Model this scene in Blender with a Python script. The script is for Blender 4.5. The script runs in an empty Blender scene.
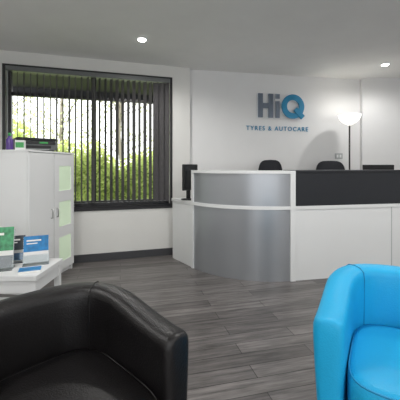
import bpy, bmesh, math, random
from mathutils import Vector, Matrix
random.seed(7)
S=bpy.context.scene
S.view_settings.view_transform='Standard'
COL=S.collection

# ------------------------------------------------------------ materials
def mat(name,color,rough=0.5,metal=0.0,var=0.04,vscale=3.0,bump=0.0,bscale=60,emit=None,estr=0,alpha=None,trans=0,coat=0,spec=0.5):
    m=bpy.data.materials.new(name); m.use_nodes=True
    nt=m.node_tree; b=nt.nodes['Principled BSDF']
    tc=nt.nodes.new('ShaderNodeTexCoord')
    n=nt.nodes.new('ShaderNodeTexNoise'); n.inputs['Scale'].default_value=vscale; n.inputs['Detail'].default_value=4
    nt.links.new(tc.outputs['Object'],n.inputs['Vector'])
    r=nt.nodes.new('ShaderNodeValToRGB')
    c=list(color)
    r.color_ramp.elements[0].position=0.3; r.color_ramp.elements[1].position=0.7
    r.color_ramp.elements[0].color=[x*(1-var) for x in c]+[1]
    r.color_ramp.elements[1].color=[min(1,x*(1+var)) for x in c]+[1]
    nt.links.new(n.outputs['Fac'],r.inputs['Fac']); nt.links.new(r.outputs['Color'],b.inputs['Base Color'])
    b.inputs['Roughness'].default_value=rough; b.inputs['Metallic'].default_value=metal
    b.inputs['Specular IOR Level'].default_value=spec
    if trans: b.inputs['Transmission Weight'].default_value=trans
    if coat: b.inputs['Coat Weight'].default_value=coat
    if bump:
        n2=nt.nodes.new('ShaderNodeTexNoise'); n2.inputs['Scale'].default_value=bscale; n2.inputs['Detail'].default_value=6
        nt.links.new(tc.outputs['Object'],n2.inputs['Vector'])
        bp=nt.nodes.new('ShaderNodeBump'); bp.inputs['Strength'].default_value=bump; bp.inputs['Distance'].default_value=0.01
        nt.links.new(n2.outputs['Fac'],bp.inputs['Height']); nt.links.new(bp.outputs['Normal'],b.inputs['Normal'])
    if emit:
        b.inputs['Emission Color'].default_value=list(emit)+[1]; b.inputs['Emission Strength'].default_value=estr
    return m

M={}
M['wall']=mat('wall_paint',(0.72,0.715,0.69),0.8,var=0.015,bump=0.05,bscale=150)
M['wallw']=mat('wall_paint_white',(0.77,0.77,0.77),0.8,var=0.015,bump=0.05,bscale=150)
M['ceil']=mat('ceiling_paint',(0.80,0.80,0.785),0.9,var=0.02)
M['trim']=mat('dark_trim',(0.05,0.05,0.055),0.45)
M['white']=mat('white_laminate',(0.79,0.80,0.80),0.35,var=0.01)
M['silver']=mat('silver_laminate',(0.39,0.405,0.43),0.32,metal=0.55,var=0.02)
M['charcoal']=mat('charcoal_laminate',(0.013,0.015,0.02),0.4,var=0.05)
M['black']=mat('black_plastic',(0.012,0.012,0.013),0.4)
M['frame']=mat('window_frame_paint',(0.012,0.011,0.013),0.4)
M['slat']=mat('blind_fabric',(0.09,0.085,0.09),0.8,var=0.1,vscale=20)
M['lblack']=mat('black_leather',(0.008,0.007,0.0075),0.38,var=0.2,bump=0.2,bscale=160,spec=0.42)
M['lblue']=mat('blue_leather',(0.015,0.40,0.72),0.42,var=0.04,bump=0.2,bscale=160,spec=0.35)
M['seamk']=mat('black_piping',(0.014,0.013,0.013),0.5)
M['seamb']=mat('blue_piping',(0.006,0.25,0.50),0.5)
M['frost']=mat('frosted_glass_glow',(0.66,0.80,0.60),0.25,var=0.03,emit=(0.75,0.9,0.66),estr=0.18)  # faint emission put in to brighten the panes; they are no lamp
M['steel']=mat('brushed_steel',(0.6,0.6,0.6),0.3,metal=1)
M['signgrey']=mat('sign_slate',(0.15,0.18,0.23),0.35,metal=0.3)
M['signblue']=mat('sign_blue',(0.02,0.23,0.42),0.35)
M['signedge']=mat('sign_edge_white',(0.85,0.87,0.9),0.4)
M['lens']=mat('downlight_lens',(1,1,1),0.5,emit=(1,0.98,0.94),estr=14)
M['bowl']=mat('lamp_bowl_glass',(0.95,0.93,0.88),0.4,emit=(1,0.97,0.92),estr=1.0)
M['paper']=mat('paper_white',(0.82,0.82,0.80),0.6)
M['pblue']=mat('brochure_blue',(0.01,0.20,0.48),0.35,var=0.3,vscale=25)
M['pteal']=mat('brochure_green',(0.05,0.28,0.12),0.35,var=0.5,vscale=30)
M['pdark']=mat('brochure_dark',(0.03,0.04,0.05),0.35,var=0.5,vscale=30)
M['acrylic']=mat('clear_acrylic',(0.9,0.95,0.97),0.05,trans=0.95)
M['grey']=mat('grey_plastic',(0.13,0.14,0.14),0.45)
M['lgrey']=mat('light_grey_plastic',(0.4,0.42,0.42),0.45)
M['green']=mat('green_label',(0.06,0.35,0.10),0.5)
M['purple']=mat('bottle_purple',(0.10,0.05,0.25),0.3)
M['screen']=mat('screen_glass',(0.01,0.012,0.015),0.12)
M['fabric']=mat('office_fabric',(0.012,0.013,0.018),0.85,bump=0.2,bscale=300)
M['leaf']=mat('leaf_green',(0.46,0.55,0.18),0.6,var=0.35,vscale=2)
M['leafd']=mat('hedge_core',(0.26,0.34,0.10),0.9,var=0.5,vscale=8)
M['leaf2']=mat('tree_leaf',(0.48,0.53,0.32),0.6,var=0.3,vscale=2)
M['bark']=mat('bark',(0.20,0.18,0.15),0.9,bump=0.5,bscale=20)
M['ground']=mat('grass_ground',(0.16,0.22,0.06),0.9,var=0.3,vscale=5)
M['canopy']=mat('canopy_dark',(0.03,0.03,0.035),0.7)
for k in('leaf','leaf2'):
    nt=M[k].node_tree; b=nt.nodes['Principled BSDF']; out=nt.nodes['Material Output']
    t=nt.nodes.new('ShaderNodeBsdfTranslucent'); ms=nt.nodes.new('ShaderNodeMixShader'); ms.inputs[0].default_value=0.45
    t.inputs['Color'].default_value=(0.72,0.78,0.36,1)
    nt.links.new(b.outputs[0],ms.inputs[1]); nt.links.new(t.outputs[0],ms.inputs[2]); nt.links.new(ms.outputs[0],out.inputs['Surface'])

def floor_mat():
    m=bpy.data.materials.new('laminate_planks'); m.use_nodes=True
    nt=m.node_tree; b=nt.nodes['Principled BSDF']; L=nt.links.new
    tc=nt.nodes.new('ShaderNodeTexCoord'); mp=nt.nodes.new('ShaderNodeMapping'); mp.inputs['Rotation'].default_value=(0,0,-math.radians(14))
    L(tc.outputs['Object'],mp.inputs['Vector'])
    br=nt.nodes.new('ShaderNodeTexBrick'); br.inputs['Scale'].default_value=1
    br.inputs['Brick Width'].default_value=1.2; br.inputs['Row Height'].default_value=0.12
    br.inputs['Mortar Size'].default_value=0.003; br.inputs['Mortar Smooth'].default_value=0.3
    br.inputs['Color1'].default_value=(0.098,0.089,0.086,1); br.inputs['Color2'].default_value=(0.178,0.164,0.158,1)
    br.inputs['Mortar'].default_value=(0.04,0.036,0.035,1); br.offset=0.37
    L(mp.outputs[0],br.inputs['Vector'])
    mp2=nt.nodes.new('ShaderNodeMapping'); mp2.inputs['Scale'].default_value=(1.3,16,1); L(mp.outputs[0],mp2.inputs['Vector'])
    n=nt.nodes.new('ShaderNodeTexNoise'); n.inputs['Scale'].default_value=2.2; n.inputs['Detail'].default_value=8; n.inputs['Roughness'].default_value=0.65
    L(mp2.outputs[0],n.inputs['Vector'])
    r=nt.nodes.new('ShaderNodeValToRGB'); r.color_ramp.elements[0].position=0.32; r.color_ramp.elements[1].position=0.68
    r.color_ramp.elements[0].color=(0.45,0.45,0.45,1); r.color_ramp.elements[1].color=(1.55,1.55,1.55,1)
    L(n.outputs['Fac'],r.inputs['Fac'])
    mx=nt.nodes.new('ShaderNodeMixRGB'); mx.blend_type='MULTIPLY'; mx.inputs[0].default_value=1
    L(br.outputs['Color'],mx.inputs[1]); L(r.outputs['Color'],mx.inputs[2]); L(mx.outputs[0],b.inputs['Base Color'])
    b.inputs['Roughness'].default_value=0.30
    bp=nt.nodes.new('ShaderNodeBump'); bp.inputs['Strength'].default_value=0.12; bp.inputs['Distance'].default_value=0.004
    L(n.outputs['Fac'],bp.inputs['Height']); L(bp.outputs['Normal'],b.inputs['Normal'])
    return m
M['floor']=floor_mat()

# ------------------------------------------------------------ helpers
def empty(name,loc=(0,0,0),rz=0):
    e=bpy.data.objects.new(name,None); e.location=loc; e.rotation_euler=(0,0,rz); e.empty_display_size=0.1
    COL.objects.link(e); return e
def obj(name,verts,faces,m,parent=None,loc=(0,0,0),rot=(0,0,0),smooth=False,bevel=0,subsurf=0):
    me=bpy.data.meshes.new(name); me.from_pydata([tuple(v) for v in verts],[],faces); me.update()
    bm=bmesh.new(); bm.from_mesh(me); bmesh.ops.recalc_face_normals(bm,faces=bm.faces); bm.to_mesh(me); bm.free()
    o=bpy.data.objects.new(name,me); COL.objects.link(o); o.location=loc; o.rotation_euler=rot
    if m is not None: me.materials.append(M[m])
    if parent: o.parent=parent
    if smooth:
        for p in me.polygons: p.use_smooth=True
    if bevel:
        b=o.modifiers.new('bev','BEVEL'); b.width=bevel; b.segments=2; b.limit_method='ANGLE'
    if subsurf:
        s=o.modifiers.new('sub','SUBSURF'); s.levels=subsurf; s.render_levels=subsurf
    return o
def boxes(name,bl,m,parent=None,loc=(0,0,0),rot=(0,0,0),bevel=0):
    V=[];F=[]
    for (x0,x1,y0,y1,z0,z1) in bl:
        k=len(V)
        V+=[(x0,y0,z0),(x1,y0,z0),(x1,y1,z0),(x0,y1,z0),(x0,y0,z1),(x1,y0,z1),(x1,y1,z1),(x0,y1,z1)]
        F+=[tuple(k+i for i in f) for f in((0,3,2,1),(4,5,6,7),(0,1,5,4),(1,2,6,5),(2,3,7,6),(3,0,4,7))]
    return obj(name,V,F,m,parent,loc,rot,bevel=bevel)
def prism(name,pts,z0,z1,m,parent=None,bevel=0,loc=(0,0,0),rot=(0,0,0)):
    n=len(pts)
    V=[(x,y,z0) for x,y in pts]+[(x,y,z1) for x,y in pts]
    F=[tuple(range(n))[::-1],tuple(range(n,2*n))]+[(i,(i+1)%n,n+(i+1)%n,n+i) for i in range(n)]
    return obj(name,V,F,m,parent,loc,rot,bevel=bevel)
def lathe(name,prof,m,parent=None,loc=(0,0,0),rot=(0,0,0),seg=32):
    V=[];F=[]
    for r,z in prof:
        for i in range(seg):
            a=2*math.pi*i/seg; V.append((r*math.cos(a),r*math.sin(a),z))
    for j in range(len(prof)-1):
        for i in range(seg):
            F.append((j*seg+i,j*seg+(i+1)%seg,(j+1)*seg+(i+1)%seg,(j+1)*seg+i))
    F.append(tuple(range(seg))[::-1]); F.append(tuple((len(prof)-1)*seg+i for i in range(seg)))
    o=obj(name,V,F,m,parent,loc,rot)
    for p in o.data.polygons: p.use_smooth=len(p.vertices)==4
    return o
def tube(name,pts,r,m,parent=None,seg=8):
    V=[];F=[];pts=[Vector(p) for p in pts]
    for i,p in enumerate(pts):
        t=(pts[min(i+1,len(pts)-1)]-pts[max(i-1,0)]).normalized()
        up=Vector((0,0,1)) if abs(t.z)<0.9 else Vector((1,0,0))
        a=t.cross(up).normalized(); b=t.cross(a).normalized()
        for k in range(seg):
            an=2*math.pi*k/seg; V.append(p+a*r*math.cos(an)+b*r*math.sin(an))
    for i in range(len(pts)-1):
        for k in range(seg):
            F.append((i*seg+k,i*seg+(k+1)%seg,(i+1)*seg+(k+1)%seg,(i+1)*seg+k))
    F.append(tuple(range(seg))); F.append(tuple((len(pts)-1)*seg+k for k in range(seg)))
    return obj(name,V,F,m,parent,smooth=True)

# ------------------------------------------------------------ room shell
CH=2.55
AW=math.atan(0.313); WO=(-0.138,4.41,0)
HA=math.atan2(0.55,2.69); HO=(-0.15,4.47,0); HL=2.746
WL=-2.58
wl=(WO[0]+WL*math.cos(AW), WO[1]+WL*math.sin(AW))
poly=[(wl[0]-0.1,-3.1),(4.3,-3.1),(4.3,5.2),(2.54,5.12),(-0.15,4.57),(-0.17,4.5),(wl[0]-0.1,wl[1]+0.02)]
prism('floor',poly,-0.1,0,'floor')
prism('ceiling',poly,CH,CH+0.12,'ceil')
wx0,wx1,wz0,wz1=-2.24,-0.28,0.686,2.376
boxes('wall_window',[(WL-0.1,wx0,0,0.2,0,CH),(wx1,0,0,0.2,0,CH),(wx0,wx1,0,0.2,0,wz0),(wx0,wx1,0,0.2,wz1,CH)],'wall',loc=WO,rot=(0,0,AW))
boxes('wall_sign_side',[(-0.02,HL,0,0.15,0,CH)],'wallw',loc=HO,rot=(0,0,HA))
boxes('wall_back_right',[(0,1.8,0,0.25,0,CH)],'wallw',loc=(2.50,4.93,0),rot=(0,0,-0.04))
boxes('wall_left',[(-0.15,0,-3.1,wl[1]+0.1,0,CH)],'wall',loc=(wl[0],0,0))
boxes('wall_right',[(4.2,4.35,-3.1,5.15,0,CH)],'wallw')
boxes('wall_rear',[(wl[0],-1.9,-3.15,-3,0,CH),(3.4,4.3,-3.15,-3,0,CH),(-1.9,3.4,-3.15,-3,0,0.15),(-1.9,3.4,-3.15,-3,2.35,CH)],'wallw')  # large opening added behind the camera to let in sky fill
boxes('rear_fill_window',[(-1.9,3.4,-3.1,-3.04,0.15,0.21),(-1.9,3.4,-3.1,-3.04,2.29,2.35),(-1.9,-1.84,-3.1,-3.04,0.21,2.29),(3.34,3.4,-3.1,-3.04,0.21,2.29),(-0.16,-0.10,-3.1,-3.04,0.21,2.29),(1.6,1.66,-3.1,-3.04,0.21,2.29)],'frame')  # frame bars of the unseen opening added for fill light
boxes('baseboard_window',[(WL,-0.0,-0.018,-0.001,0,0.095)],'trim',loc=WO,rot=(0,0,AW),bevel=0.003)
boxes('baseboard_sign_side',[(0.02,HL-0.07,-0.018,-0.001,0,0.095)],'trim',loc=HO,rot=(0,0,HA),bevel=0.003)
boxes('baseboard_back_right',[(0.0,1.66,-0.018,-0.001,0,0.095)],'trim',loc=(2.50,4.93,0),rot=(0,0,-0.04),bevel=0.003)
boxes('baseboard_left',[(0.001,0.018,-2.99,wl[1]-0.02,0,0.095)],'trim',loc=(wl[0],0,0),bevel=0.003)

# window 1
w=empty('window_1',WO,AW)
f=0.045
mx=-1.26
FY0,FY1=0.075,0.14
boxes('frame',[(wx0,wx1,FY0,FY1,wz0,wz0+f+0.02),(wx0,wx1,FY0,FY1,wz1-f,wz1),(wx0,wx0+f,FY0,FY1,wz0,wz1),(wx1-f,wx1,FY0,FY1,wz0,wz1),(mx-0.03,mx+0.03,FY0,FY1,wz0,wz1),(wx0,wx1,FY0+0.005,FY1-0.005,2.05,2.09)],'frame',w)
boxes('reveal',[(wx0,wx1,-0.012,FY0,wz0-0.02,wz0+0.006),(wx0-0.03,wx1+0.03,-0.012,-0.001,wz0-0.05,wz0-0.0),(wx0-0.03,wx0,-0.012,-0.001,wz0,wz1+0.02),(wx1,wx1+0.03,-0.012,-0.001,wz0,wz1+0.02),(wx0,wx1,-0.012,-0.001,wz1,wz1+0.02)],'frame',w)
boxes('sill_outside',[(wx0,wx1,FY1,0.26,wz0-0.04,wz0)],'lgrey',w)
# vertical blind
vb=empty('vertical_blind',WO,AW)
BY=0.012
boxes('headrail',[(wx0+0.005,wx1-0.005,-0.02,0.04,wz1-0.055,wz1-0.002)],'grey',vb,bevel=0.004)
V=[];F=[]
ns=27
phi=math.radians(-70)
for i in range(ns):
    cx=wx0+0.05+i*(wx1-wx0-0.10)/(ns-1)
    ph=phi+math.radians(random.uniform(-5,5))
    if i>=ns-3: ph=math.radians(-45)
    k=len(V); hw=0.0445
    for z in(wz1-0.06,wz0+0.04):
        for s,cur in((-1,0),(-0.5,0.0035),(0,0.005),(0.5,0.0035),(1,0)):
            x=cx+s*hw*math.cos(ph)-cur*math.sin(ph); y=BY+s*hw*math.sin(ph)+cur*math.cos(ph)
            V.append((x,y,z))
    for j in range(4): F.append((k+j,k+j+1,k+5+j+1,k+5+j))
sl=obj('slats',V,F,'slat',vb,smooth=True)
tube('bottom_chain',[(wx0+0.05,BY,wz0+0.05),(wx1-0.05,BY,wz0+0.05)],0.002,'lgrey',vb)
tube('wand',[(wx0+0.03,-0.028,wz1-0.06),(wx0+0.03,-0.028,1.1)],0.004,'lgrey',vb)

# ------------------------------------------------------------ outside
prism('ground_outside',[(-14,4.6-0.9),(-2.9,3.72),(-0.2,4.8),(4,5.8),(9,14),(-14,22)],-0.25,-0.12,'ground')
boxes('roof_canopy',[(-4.5,0.6,0.22,1.30,2.42,2.55),(-4.5,0.6,1.30,1.35,2.33,2.62)],'canopy',loc=WO,rot=(0,0,AW))
def leafmass(name,fn,n,size,m,parent):
    V=[];F=[]
    for i in range(n):
        p=Vector(fn()); a=Vector((random.gauss(0,1),random.gauss(0,1),random.gauss(0,1))).normalized()
        b=a.orthogonal().normalized(); s=size*random.uniform(0.6,1.3); k=len(V)
        V+=[p-a*s,p+b*s*0.5,p+a*s,p-b*s*0.5]; F.append((k,k+1,k+2,k+3))
    return obj(name,V,F,m,parent)
hg=empty('hedge',(WO[0],WO[1],-0.12),AW)
def hh(x): return 1.6+0.22*math.sin(x*1.7)+0.14*math.sin(x*4.1+1)+0.08*math.sin(x*9)
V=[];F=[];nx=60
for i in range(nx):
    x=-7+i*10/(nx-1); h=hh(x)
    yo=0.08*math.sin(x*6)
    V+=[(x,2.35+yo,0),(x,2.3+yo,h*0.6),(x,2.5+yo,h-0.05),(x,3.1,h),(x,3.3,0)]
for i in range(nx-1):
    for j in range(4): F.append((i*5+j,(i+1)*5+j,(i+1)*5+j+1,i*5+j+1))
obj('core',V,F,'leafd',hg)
def hl():
    x=random.uniform(-7,3)
    t=random.random(); h=hh(x)
    if t<0.8: return (x,2.3+0.08*math.sin(x*6)+random.uniform(-0.12,0.1),random.uniform(0,h+0.05))
    return (x,random.uniform(2.3,3.1),h+random.uniform(-0.05,0.22))
leafmass('leaves',hl,15000,0.05,'leaf',hg)
for (tx,ty,hgt) in((-4.6,7.6,5.0),(-2.5,8.2,4.6),(-0.5,7.4,5.2)):
    t=empty('tree',(WO[0]+tx*math.cos(AW)-ty*math.sin(AW),WO[1]+tx*math.sin(AW)+ty*math.cos(AW),-0.12),0)
    tube('trunk',[(0,0,0),(0.05,0,1.2),(-0.05,0.05,2.4),(0.05,0,hgt)],0.06,'bark',t)
    ends=[]
    for k in range(14):
        a=random.uniform(0,6.28); z=random.uniform(1.2,3.6); l=random.uniform(0.7,1.5)
        p0=Vector((0,0,z)); p1=p0+Vector((math.cos(a)*l*0.5,math.sin(a)*l*0.5,0.35)); p2=p0+Vector((math.cos(a)*l,math.sin(a)*l,0.6+random.uniform(0,0.4)))
        tube('branch_%d'%k,[p0,p1,p2],0.016,'bark',t,5); ends+= [p1,p2,p2]
    def tl():
        e=random.choice(ends); return (e.x+random.gauss(0,0.32),e.y+random.gauss(0,0.32),e.z+random.gauss(0,0.3))
    leafmass('leaves',tl,800,0.06,'leaf2',t)

# ------------------------------------------------------------ downlights
def downlight(x,y,e=15):
    d=empty('ceiling_downlight',(x,y,CH))
    lathe('trim_ring',[(0.046,-0.002),(0.062,-0.001),(0.062,-0.007),(0.046,-0.009)],'white',d)
    lathe('lens',[(0.045,-0.001),(0.043,-0.014),(0.03,-0.022),(0.0001,-0.025)],'lens',d)
    l=bpy.data.lights.new('lamp','SPOT'); l.spot_size=math.radians(172); l.spot_blend=0.6; l.shadow_soft_size=0.05; l.energy=e; l.color=(1,0.98,0.95)
    o=bpy.data.objects.new('lamp',l); COL.objects.link(o); o.parent=d; o.location=(0,0,-0.08)
for x,y,e in((-0.616,3.40,40),(2.45,4.235,26),(0.9,1.9,60),(-1.5,1.3,56),(2.9,2.0,56),(-0.6,-0.9,62),(2.2,-0.9,62)): downlight(x,y,e)  # first two are in view; the rest are added out of view as fill

# ------------------------------------------------------------ floor lamp
fl=empty('floor_lamp',(2.14,4.58,0))
lathe('base',[(0.001,0),(0.13,0),(0.13,0.015),(0.03,0.03),(0.012,0.04)],'steel',fl)
lathe('pole',[(0.011,0.03),(0.011,1.80)],'black',fl,seg=12)
lathe('bowl',[(0.012,1.78),(0.035,1.79),(0.09,1.82),(0.135,1.87),(0.155,1.93),(0.148,1.93),(0.128,1.875),(0.08,1.83),(0.02,1.81)],'bowl',fl)
l=bpy.data.lights.new('bulb','POINT'); l.energy=1.0; l.shadow_soft_size=0.05; l.color=(1,0.95,0.86)
o=bpy.data.objects.new('bulb',l); COL.objects.link(o); o.parent=fl; o.location=(0,0,1.90)

# ------------------------------------------------------------ wall sign
sg=empty('wall_sign',HO,HA)
zb,zt=1.905,2.255
boxes('letter_h_back',[(0.998,1.082,-0.028,-0.012,zb-0.006,zt+0.006),(1.158,1.242,-0.028,-0.012,zb-0.006,zt+0.006),(1.08,1.16,-0.028,-0.012,2.035,2.125)],'signedge',sg)
boxes('letter_h',[(1.004,1.076,-0.05,-0.028,zb,zt),(1.164,1.236,-0.05,-0.028,zb,zt),(1.076,1.164,-0.05,-0.028,2.043,2.117)],'signgrey',sg,bevel=0.003)
boxes('letter_i_back',[(1.268,1.344,-0.028,-0.012,zb-0.006,2.156),(1.268,1.344,-0.028,-0.012,2.18,zt+0.006)],'signedge',sg)
boxes('letter_i',[(1.274,1.338,-0.05,-0.028,zb,2.15),(1.274,1.338,-0.05,-0.028,2.186,zt)],'signgrey',sg,bevel=0.003)
def ring(name,cx,cz,ro,ri,y0,y1,m):
    V=[];F=[];n=48
    for i in range(n):
        a=2*math.pi*i/n; c,s=math.cos(a),math.sin(a)
        V+=[(cx+ro*c,y0,cz+ro*s),(cx+ri*c,y0,cz+ri*s),(cx+ri*c,y1,cz+ri*s),(cx+ro*c,y1,cz+ro*s)]
    for i in range(n):
        j=(i+1)%n
        for k in range(4): F.append((i*4+k,j*4+k,j*4+(k+1)%4,i*4+(k+1)%4))
    return obj(name,V,F,m,sg)
qx,qz=1.55,2.08
ring('letter_q_back',qx,qz,0.186,0.092,-0.028,-0.012,'signedge')
ring('letter_q',qx,qz,0.18,0.098,-0.05,-0.0281,'signblue')
obj('letter_q_tail',[(qx+a*0.707+b*0.707,y,qz-a*0.707+b*0.707) for y in(-0.056,-0.028) for a,b in((0.05,-0.036),(0.225,-0.036),(0.225,0.036),(0.05,0.036))],
    [(0,1,2,3),(7,6,5,4),(0,4,5,1),(1,5,6,2),(2,6,7,3),(3,7,4,0)],'signblue',sg)
cu=bpy.data.curves.new('tagline','FONT'); cu.body='TYRES & AUTOCARE'; cu.size=0.09; cu.extrude=0.004; cu.space_character=1.3; cu.align_x='CENTER'; cu.offset=0.0008
to=bpy.data.objects.new('tagline_tmp',cu); COL.objects.link(to); bpy.context.view_layer.update()
me=bpy.data.meshes.new_from_object(to); bpy.data.objects.remove(to)
tg=bpy.data.objects.new('tagline',me); COL.objects.link(tg); me.materials.clear(); me.materials.append(M['signblue']); tg.parent=sg
xs=[v.co.x for v in me.vertices]; wdt=max(xs)-min(xs); k=0.98/wdt
tg.scale=(k,1,1); tg.location=(1.326,-0.0055,1.722); tg.rotation_euler=(math.pi/2,0,0)
boxes('standoffs',[(x,x+0.012,-0.012,-0.0005,z,z+0.012) for x in(1.035,1.195,1.3) for z in(1.94,2.22)]+[(qx-0.14,qx-0.128,-0.012,-0.0005,qz,qz+0.012),(qx+0.13,qx+0.142,-0.012,-0.0005,qz,qz+0.012)],'steel',sg)
# wall switch
sw=empty('wall_switch',HO,HA)
boxes('plate',[(2.27,2.40,-0.01,-0.0005,1.31,1.395)],'lgrey',sw,bevel=0.003)
boxes('rockers',[(2.295,2.325,-0.014,-0.009,1.33,1.375),(2.345,2.375,-0.014,-0.009,1.33,1.375)],'white',sw)

# ------------------------------------------------------------ reception desk
rd=empty('reception_desk')
cx,cy,R=0.761,4.335,1.015
a0,a1=math.radians(-78.7),math.radians(-146.1)
def arc(name,ro,ri,z0,z1,m,n=40,A0=a0,A1=a1):
    V=[];F=[]
    for i in range(n+1):
        a=A0+(A1-A0)*i/n; c,s=math.cos(a),math.sin(a)
        V+=[(cx+ro*c,cy+ro*s,z0),(cx+ro*c,cy+ro*s,z1),(cx+ri*c,cy+ri*s,z1),(cx+ri*c,cy+ri*s,z0)]
    for i in range(n):
        for k in range(4): F.append((i*4+k,(i+1)*4+k,(i+1)*4+(k+1)%4,i*4+(k+1)%4))
    F+=[(0,1,2,3),(n*4+3,n*4+2,n*4+1,n*4)]
    o=obj(name,V,F,m,rd)
    return o
arc('curved_panel_lower',R,R-0.025,0.0,0.745,'silver')
arc('curved_band',R+0.012,R-0.6,0.745,0.78,'white')
arc('curved_panel_upper',R,R-0.025,0.78,1.12,'silver')
arc('curved_top',R+0.015,R-0.28,1.12,1.15,'white')
def P(r,a): return (cx+r*math.cos(a),cy+r*math.sin(a))
sa=math.atan2(0.196,0.98); sx,sy=P(R,a0)
def sbox(name,bl,m,bevel=0): return boxes(name,bl,m,rd,loc=(sx,sy,0),rot=(0,0,sa),bevel=bevel)
SL=2.1
sbox('post_right',[(-0.022,0.035,-0.014,0.26,0,1.15)],'white')
sbox('front_panel_lower',[(0.035,SL,0,0.025,0.0,0.745)],'white')
sbox('front_band',[(0.035,SL,-0.012,0.6,0.745,0.78)],'white')
sbox('front_panel_upper',[(0.035,SL,-0.004,0.025,0.78,1.13)],'charcoal')
sbox('front_top',[(0.035,SL,-0.015,0.28,1.13,1.155)],'charcoal',0.003)
sbox('end_panel',[(SL,SL+0.03,-0.012,0.6,0,0.78),(SL,SL+0.03,-0.012,0.28,0.78,1.155)],'white')
sbox('panel_joint',[(1.2,1.206,-0.003,0.0,0.0,0.745)],'lgrey')
ex,ey=P(R,a1); wa=math.atan2(0.83,-0.55)
def wbox(name,bl,m,bevel=0): return boxes(name,bl,m,rd,loc=(ex,ey,0),rot=(0,0,wa),bevel=bevel)
wbox('post_left',[(-0.02,0.02,-0.26,0.014,0,1.15)],'white')
wbox('wing_panel',[(0.02,0.5,-0.025,0.0,0,0.745)],'white')
wbox('wing_end',[(0.475,0.5,-0.42,-0.025,0,0.745)],'white')
wbox('wing_top',[(0.02,0.51,-0.45,0.012,0.745,0.78)],'white',0.003)

# monitor on wing
mo=empty('computer_monitor',(-0.145,3.98,0.781),math.radians(50))
lathe('stand_base',[(0.001,0),(0.09,0),(0.09,0.012),(0.02,0.018)],'black',mo)
boxes('stand_neck',[(-0.025,0.025,-0.012,0.012,0.015,0.2)],'black',mo)
boxes('display_case',[(-0.13,0.13,-0.045,-0.012,0.12,0.44)],'black',mo,bevel=0.008)
boxes('display_screen',[(-0.118,0.118,-0.047,-0.0449,0.135,0.428)],'screen',mo)
m2=empty('computer_monitor',(2.25,4.0,0.781),sa+math.pi)
lathe('stand_base',[(0.001,0),(0.1,0),(0.1,0.012),(0.02,0.018)],'black',m2)
boxes('stand_neck',[(-0.025,0.025,-0.012,0.012,0.015,0.25)],'black',m2)
boxes('display_case',[(-0.22,0.22,-0.04,-0.012,0.13,0.435)],'black',m2,bevel=0.006)
boxes('display_screen',[(-0.21,0.21,-0.042,-0.0399,0.14,0.425)],'screen',m2)

# office chairs
def office_chair(loc,rz,top=1.28,wd=0.30):
    c=empty('office_chair',loc,rz)
    for i in range(5):
        a=i*2*math.pi/5+0.3
        o=boxes('base_arm_%d'%(i+1),[(0.02,0.27,-0.018,0.018,0.07,0.095)],'black',c,rot=(0,0,a),bevel=0.006)
        lathe('caster_%d'%(i+1),[(0.001,-0.02),(0.024,-0.02),(0.028,-0.01),(0.028,0.01),(0.024,0.02),(0.001,0.02)],'black',c,loc=(0.25*math.cos(a),0.25*math.sin(a),0.029),rot=(math.pi/2,0,a),seg=16)
        lathe('caster_stem_%d'%(i+1),[(0.006,0.05),(0.006,0.075)],'steel',c,loc=(0.25*math.cos(a),0.25*math.sin(a),0),seg=8)
    lathe('hub',[(0.035,0.06),(0.035,0.11),(0.022,0.12),(0.022,0.42)],'steel',c,seg=16)
    V=[];F=[];n=28
    for s,z in((0.9,0.42),(1,0.44),(1,0.48),(0.93,0.505),(0.5,0.51)):
        for i in range(n):
            a=2*math.pi*i/n; cc,ss=math.cos(a),math.sin(a)
            V.append((0.24*s*math.copysign(abs(cc)**0.6,cc),-0.02+0.23*s*math.copysign(abs(ss)**0.6,ss),z))
    for j in range(4):
        for i in range(n): F.append((j*n+i,j*n+(i+1)%n,(j+1)*n+(i+1)%n,(j+1)*n+i))
    F+=[tuple(range(n)),tuple(4*n+i for i in range(n))]
    obj('seat',V,F,'fabric',c,smooth=True)
    tube('back_bracket',[(0,0.1,0.43),(0,0.24,0.45),(0,0.27,0.6),(0,0.25,0.8)],0.018,'black',c)
    V=[];F=[];zc=(top+0.60)/2; hz=(top-0.60)/2
    for s,y in((0.9,-0.035),(1,-0.02),(1,0.02),(0.9,0.035)):
        for i in range(n):
            a=2*math.pi*i/n; cc,ss=math.cos(a),math.sin(a)
            x=wd/2*s*math.copysign(abs(cc)**0.55,cc)*(1.12 if ss<0 else 1); z=zc+hz*(0.94+0.06*s if s==1 else 0.975)*math.copysign(abs(ss)**0.5,ss)
            V.append((x,0.22+y-0.35*x*x,z))
    for j in range(3):
        for i in range(n): F.append((j*n+i,j*n+(i+1)%n,(j+1)*n+(i+1)%n,(j+1)*n+i))
    F+=[tuple(range(n)),tuple(3*n+i for i in range(n))]
    obj('backrest',V,F,'fabric',c,smooth=True)
    for sgn in(-1,1):
        tube('armrest_post_%s'%('l' if sgn<0 else 'r'),[(sgn*0.2,0.05,0.44),(sgn*0.26,0.05,0.47),(sgn*0.27,0.04,0.66)],0.012,'black',c)
        boxes('armrest_%s'%('l' if sgn<0 else 'r'),[(sgn*0.27-0.03,sgn*0.27+0.03,-0.1,0.13,0.66,0.685)],'black',c,bevel=0.01)
office_chair((0.99,4.20,0),0.1,1.285,0.34)
office_chair((1.90,4.36,0),0.2,1.275,0.46)

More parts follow.
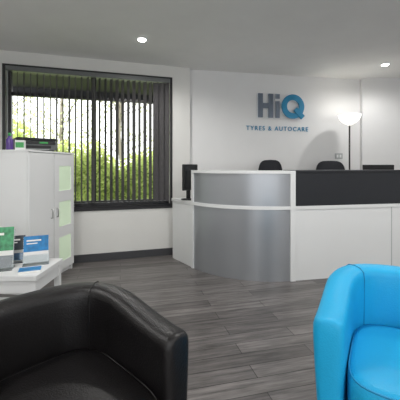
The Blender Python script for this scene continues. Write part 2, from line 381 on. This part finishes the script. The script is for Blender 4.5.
# ------------------------------------------------------------ cabinet
ca=math.radians(82.5)
cb=empty('storage_cabinet',(-1.604,2.967,0),ca)
W,D,H=0.80,0.355,1.353
boxes('carcass',[(0,0.018,0,D,0.0,H-0.02),(W-0.018,W,0,D,0.0,H-0.02),(0.018,W-0.018,0.01,D,0.06,0.08),(0.018,W-0.018,D-0.01,D,0.06,H-0.02),(0.018,W-0.018,0.03,0.045,0,0.06),(W/2-0.009,W/2+0.009,0.01,D-0.01,0.08,H-0.02)],'white',cb)
boxes('top',[(-0.006,W+0.002,-0.022,D,H-0.02,H)],'white',cb,bevel=0.002)
boxes('shelves',[(0.018,W-0.018,0.03,D-0.01,z,z+0.016) for z in(0.5,0.92)],'white',cb)
boxes('door_plain',[(0.002,W/2-0.003,-0.02,-0.001,0.065,H-0.025)],'white',cb,bevel=0.002)
x0,x1=W/2+0.003,W-0.002
px0,px1=x0+0.09,x1-0.06
pz=[(0.155,0.425),(0.54,0.81),(0.93,1.2)]
bars=[(x0,px0,-0.02,-0.001,0.065,H-0.025),(px1,x1,-0.02,-0.001,0.065,H-0.025)]
zs=[0.065]+[v for p in pz for v in p]+[H-0.025]
for i in range(0,len(zs),2): bars.append((px0,px1,-0.02,-0.001,zs[i],zs[i+1]))
boxes('door_glazed_frame',bars,'white',cb)
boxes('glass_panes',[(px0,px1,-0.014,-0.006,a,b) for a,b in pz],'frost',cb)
for i,x in enumerate((W/2-0.05,W/2+0.05)):
    tube('handle_%d'%(i+1),[(x,-0.02,0.66),(x,-0.038,0.66),(x,-0.038,0.75),(x,-0.02,0.75)],0.005,'steel',cb)

# printer on cabinet
pr=empty('desktop_printer',(-1.735,3.36,H),ca-math.radians(45))
boxes('body',[(-0.19,0.19,-0.12,0.12,0.008,0.105)],'grey',pr,bevel=0.012)
boxes('feet',[(-0.17,-0.15,-0.1,0.1,0,0.01),(0.15,0.17,-0.1,0.1,0,0.01)],'black',pr)
boxes('scanner_lid',[(-0.185,0.185,-0.115,0.115,0.106,0.135)],'black',pr,bevel=0.008)
boxes('control_panel',[(-0.17,0.17,-0.132,-0.12,0.07,0.1)],'black',pr,bevel=0.003)
boxes('display',[(0.02,0.10,-0.1345,-0.132,0.077,0.094)],'green',pr)
boxes('output_slot',[(-0.13,0.13,-0.123,-0.1199,0.03,0.055)],'black',pr)
boxes('paper_tray',[(-0.11,0.11,-0.15,-0.121,0.012,0.02)],'lgrey',pr,bevel=0.002)
bt=empty('spray_bottle',(-1.82,3.06,H))
lathe('body',[(0.001,0),(0.03,0),(0.032,0.01),(0.032,0.10),(0.012,0.125),(0.012,0.135)],'purple',bt)
lathe('cap',[(0.014,0.135),(0.014,0.16),(0.006,0.165)],'green',bt,seg=16)
bx=empty('label_box',(-1.70,3.03,H),0.3)
boxes('carton',[(-0.04,0.04,-0.03,0.03,0,0.09)],'paper',bx,bevel=0.002)
boxes('label',[(-0.035,0.035,-0.0315,-0.0301,0.02,0.07)],'green',bx)

# ------------------------------------------------------------ side table + brochures
st=empty('side_table',(-1.1,2.15,0),math.radians(90))
TZ=0.46
boxes('top',[(0,0.42,0,0.75,TZ-0.035,TZ)],'white',st,bevel=0.003)
boxes('legs',[(0.01,0.05,0.01,0.05,0,TZ-0.035),(0.37,0.41,0.01,0.05,0,TZ-0.035),(0.01,0.05,0.70,0.74,0,TZ-0.035),(0.37,0.41,0.70,0.74,0,TZ-0.035)],'white',st)
boxes('apron',[(0.05,0.37,0.015,0.03,TZ-0.12,TZ-0.035),(0.05,0.37,0.72,0.735,TZ-0.12,TZ-0.035),(0.015,0.03,0.05,0.7,TZ-0.12,TZ-0.035),(0.39,0.405,0.05,0.7,TZ-0.12,TZ-0.035)],'white',st)
boxes('shelf',[(0.03,0.39,0.03,0.72,0.14,0.158)],'white',st)
def holder(x,y,rz,wd,h,m1,m2,tilt=-0.22):
    e=empty('brochure_holder',(x,y,TZ+0.001),rz)
    boxes('base_plate',[(-wd/2-0.004,wd/2+0.004,-0.05,0.07,0,0.003)],'acrylic',e)
    t=bpy.data.objects.new('pocket',None); COL.objects.link(t); t.parent=e; t.rotation_euler=(tilt,0,0); t.location=(0,0.0,0.008)
    boxes('back_plate',[(-wd/2-0.004,wd/2+0.004,0.022,0.025,0,h*0.95)],'acrylic',t)
    boxes('front_lip',[(-wd/2-0.004,wd/2+0.004,-0.004,-0.001,0,h*0.3)],'acrylic',t)
    boxes('leaflets',[(-wd/2,wd/2,0.002,0.02,0.003,h)],'paper',t)
    boxes('cover',[(-wd/2,wd/2,0.0005,0.0018,h*0.42,h)],m1,t)
    boxes('cover_band',[(-wd/2,wd/2,0.0005,0.0018,0.003,h*0.30)],m2,t)
    boxes('cover_text',[(-wd*0.38,wd*0.2,-0.0006,0.0004,h*0.80,h*0.86),(-wd*0.38,wd*0.05,-0.0006,0.0004,h*0.7,h*0.74)],'paper',t)
holder(-1.24,2.42,math.radians(25),0.17,0.20,'pblue','paper')
holder(-1.45,2.27,math.radians(20),0.21,0.29,'pteal','pdark')
holder(-1.42,2.47,math.radians(22),0.12,0.19,'pdark','pblue')
lf=empty('leaflet_stack',(-1.20,2.26,TZ+0.001),0.4)
boxes('sheets',[(-0.07,0.07,-0.05,0.05,0,0.012)],'paper',lf)
boxes('cover',[(-0.07,0.07,-0.05,0.05,0.0121,0.013)],'pblue',lf)

# ------------------------------------------------------------ tub chairs
def tub_chair(loc,rz,lm,sm,rise=0.075):
    c=empty('tub_chair',loc,rz)
    hw,hb=0.30,0.30; e=2/2.7
    pts=[]
    for i in range(6): pts.append((-hw,-0.25+0.25*i/6))
    n=28
    for i in range(n+1):
        a=math.pi-math.pi*i/n; cc,ss=math.cos(a),max(0,math.sin(a))
        pts.append((hw*math.copysign(abs(cc)**e,cc),hb*ss**e))
    for i in range(1,7): pts.append((hw,-0.25*i/6))
    P2=[Vector((p[0],p[1])) for p in pts]
    L=[0]
    for i in range(1,len(P2)): L.append(L[-1]+(P2[i]-P2[i-1]).length)
    N=56; Q=[]
    for k in range(N+1):
        s=L[-1]*k/N; i=1
        while i<len(L)-1 and L[i]<s: i+=1
        t=(s-L[i-1])/max(1e-6,L[i]-L[i-1]); Q.append(P2[i-1].lerp(P2[i],t))
    def sec(zt):
        return [(-0.045,0.065),(0.02,0.065),(0.034,0.16),(0.05,0.36),(0.061,zt-0.05),(0.057,zt-0.018),(0.036,zt-0.002),(0,zt+0.003),(-0.036,zt-0.002),(-0.057,zt-0.018),(-0.061,zt-0.05),(-0.056,0.36)]
    rings=[]
    for k,q in enumerate(Q):
        t=(Q[min(k+1,N)]-Q[max(k-1,0)]).normalized(); nrm=Vector((-t.y,t.x))
        u=min(1,max(0,(q.y+0.25)/0.5)); u=u*u*(3-2*u); zt=0.615+rise*u
        rings.append([Vector((q.x+nrm.x*o,q.y+nrm.y*o,z)) for o,z in sec(zt)])
    def cap(r,dy,s):
        cxx=sum((v.x for v in r))/len(r); zc=0.36
        return [Vector((cxx+(v.x-cxx)*s,v.y+dy,zc+(v.z-zc)*(1-(1-s)*0.12))) for v in r]
    r0,r1=rings[0],rings[-1]
    rings=[cap(r0,-0.034,0.45),cap(r0,-0.028,0.8),cap(r0,-0.014,0.96)]+rings+[cap(r1,-0.014,0.96),cap(r1,-0.028,0.8),cap(r1,-0.034,0.45)]
    m=12; V=[v for r in rings for v in r]; F=[]
    for j in range(len(rings)-1):
        for i in range(m): F.append((j*m+i,j*m+(i+1)%m,(j+1)*m+(i+1)%m,(j+1)*m+i))
    F+=[tuple(range(m)),tuple((len(rings)-1)*m+i for i in range(m))]
    obj('shell',V,F,lm,c,smooth=True,subsurf=1)
    for nm,k in(('seam_left',21),('seam_right',len(rings)-22)):
        r=rings[k]
        tube(nm,[v for v in r[1:12]],0.0028,sm,c,6)
    def loft(name,lv,hx,y0,y1,mm,ex=4.5,sub=0):
        V=[];F=[];n=40; yc=(y0+y1)/2; hy=(y1-y0)/2
        for s,z in lv:
            for i in range(n):
                a=2*math.pi*i/n; cc,ss=math.cos(a),math.sin(a)
                V.append((hx*s*math.copysign(abs(cc)**(2/ex),cc),yc+hy*s*math.copysign(abs(ss)**(2/ex),ss),z))
        for j in range(len(lv)-1):
            for i in range(n): F.append((j*n+i,j*n+(i+1)%n,(j+1)*n+(i+1)%n,(j+1)*n+i))
        F+=[tuple(range(n)),tuple((len(lv)-1)*n+i for i in range(n))]
        return obj(name,V,F,mm,c,smooth=True)
    loft('seat_cushion',[(0.95,0.255),(0.985,0.265),(1,0.29),(1,0.375),(0.985,0.405),(0.95,0.42),(0.88,0.428),(0.7,0.436),(0.45,0.44),(0.2,0.442),(0.02,0.442)],0.243,-0.33,0.245,lm)
    loft('seat_base',[(0.97,0.065),(1,0.075),(1,0.25),(0.97,0.257)],0.24,-0.285,0.24,lm,7)
    tb=[]
    for i in range(41):
        a=2*math.pi*i/40; cc,ss=math.cos(a),math.sin(a)
        tb.append((0.2425*0.975*math.copysign(abs(cc)**(2/4.5),cc),-0.0425+0.2875*0.975*math.copysign(abs(ss)**(2/4.5),ss),0.4145))
    tube('cushion_piping',tb,0.0035,sm,c,6)
    for i,(x,y) in enumerate(((-0.22,-0.22),(0.22,-0.22),(-0.2,0.2),(0.2,0.2))):
        lathe('foot_%d'%(i+1),[(0.018,0),(0.022,0.07)],'black',c,loc=(x,y,0),seg=16)
tub_chair((-0.48,1.09,0),math.radians(46),'lblack','seamk',0.064)
tub_chair((0.885,1.31,0),math.radians(-30),'lblue','seamb',0.08)

# ------------------------------------------------------------ sun, world, camera
sn=bpy.data.lights.new('hedge_fill_sun','SUN'); sn.energy=5.0; sn.angle=math.radians(12); sn.color=(1,0.97,0.88)  # added lamp that brightens the hedge, although the sky is overcast
so=bpy.data.objects.new('hedge_fill_sun',sn); COL.objects.link(so); so.location=(2,-6,9); so.rotation_euler=(math.radians(38),0,math.radians(12))
wd=bpy.data.worlds.new('overcast_sky'); S.world=wd; wd.use_nodes=True
bg=wd.node_tree.nodes['Background']; bg.inputs[0].default_value=(0.97,0.99,1.0,1); bg.inputs[1].default_value=2.6
cam=bpy.data.cameras.new('camera'); co=bpy.data.objects.new('camera',cam); COL.objects.link(co)
co.location=(0,0,1.2); co.rotation_euler=(math.pi/2,0,0); cam.sensor_width=36; cam.lens=28.8; cam.shift_y=-0.085; cam.clip_start=0.05
S.camera=co
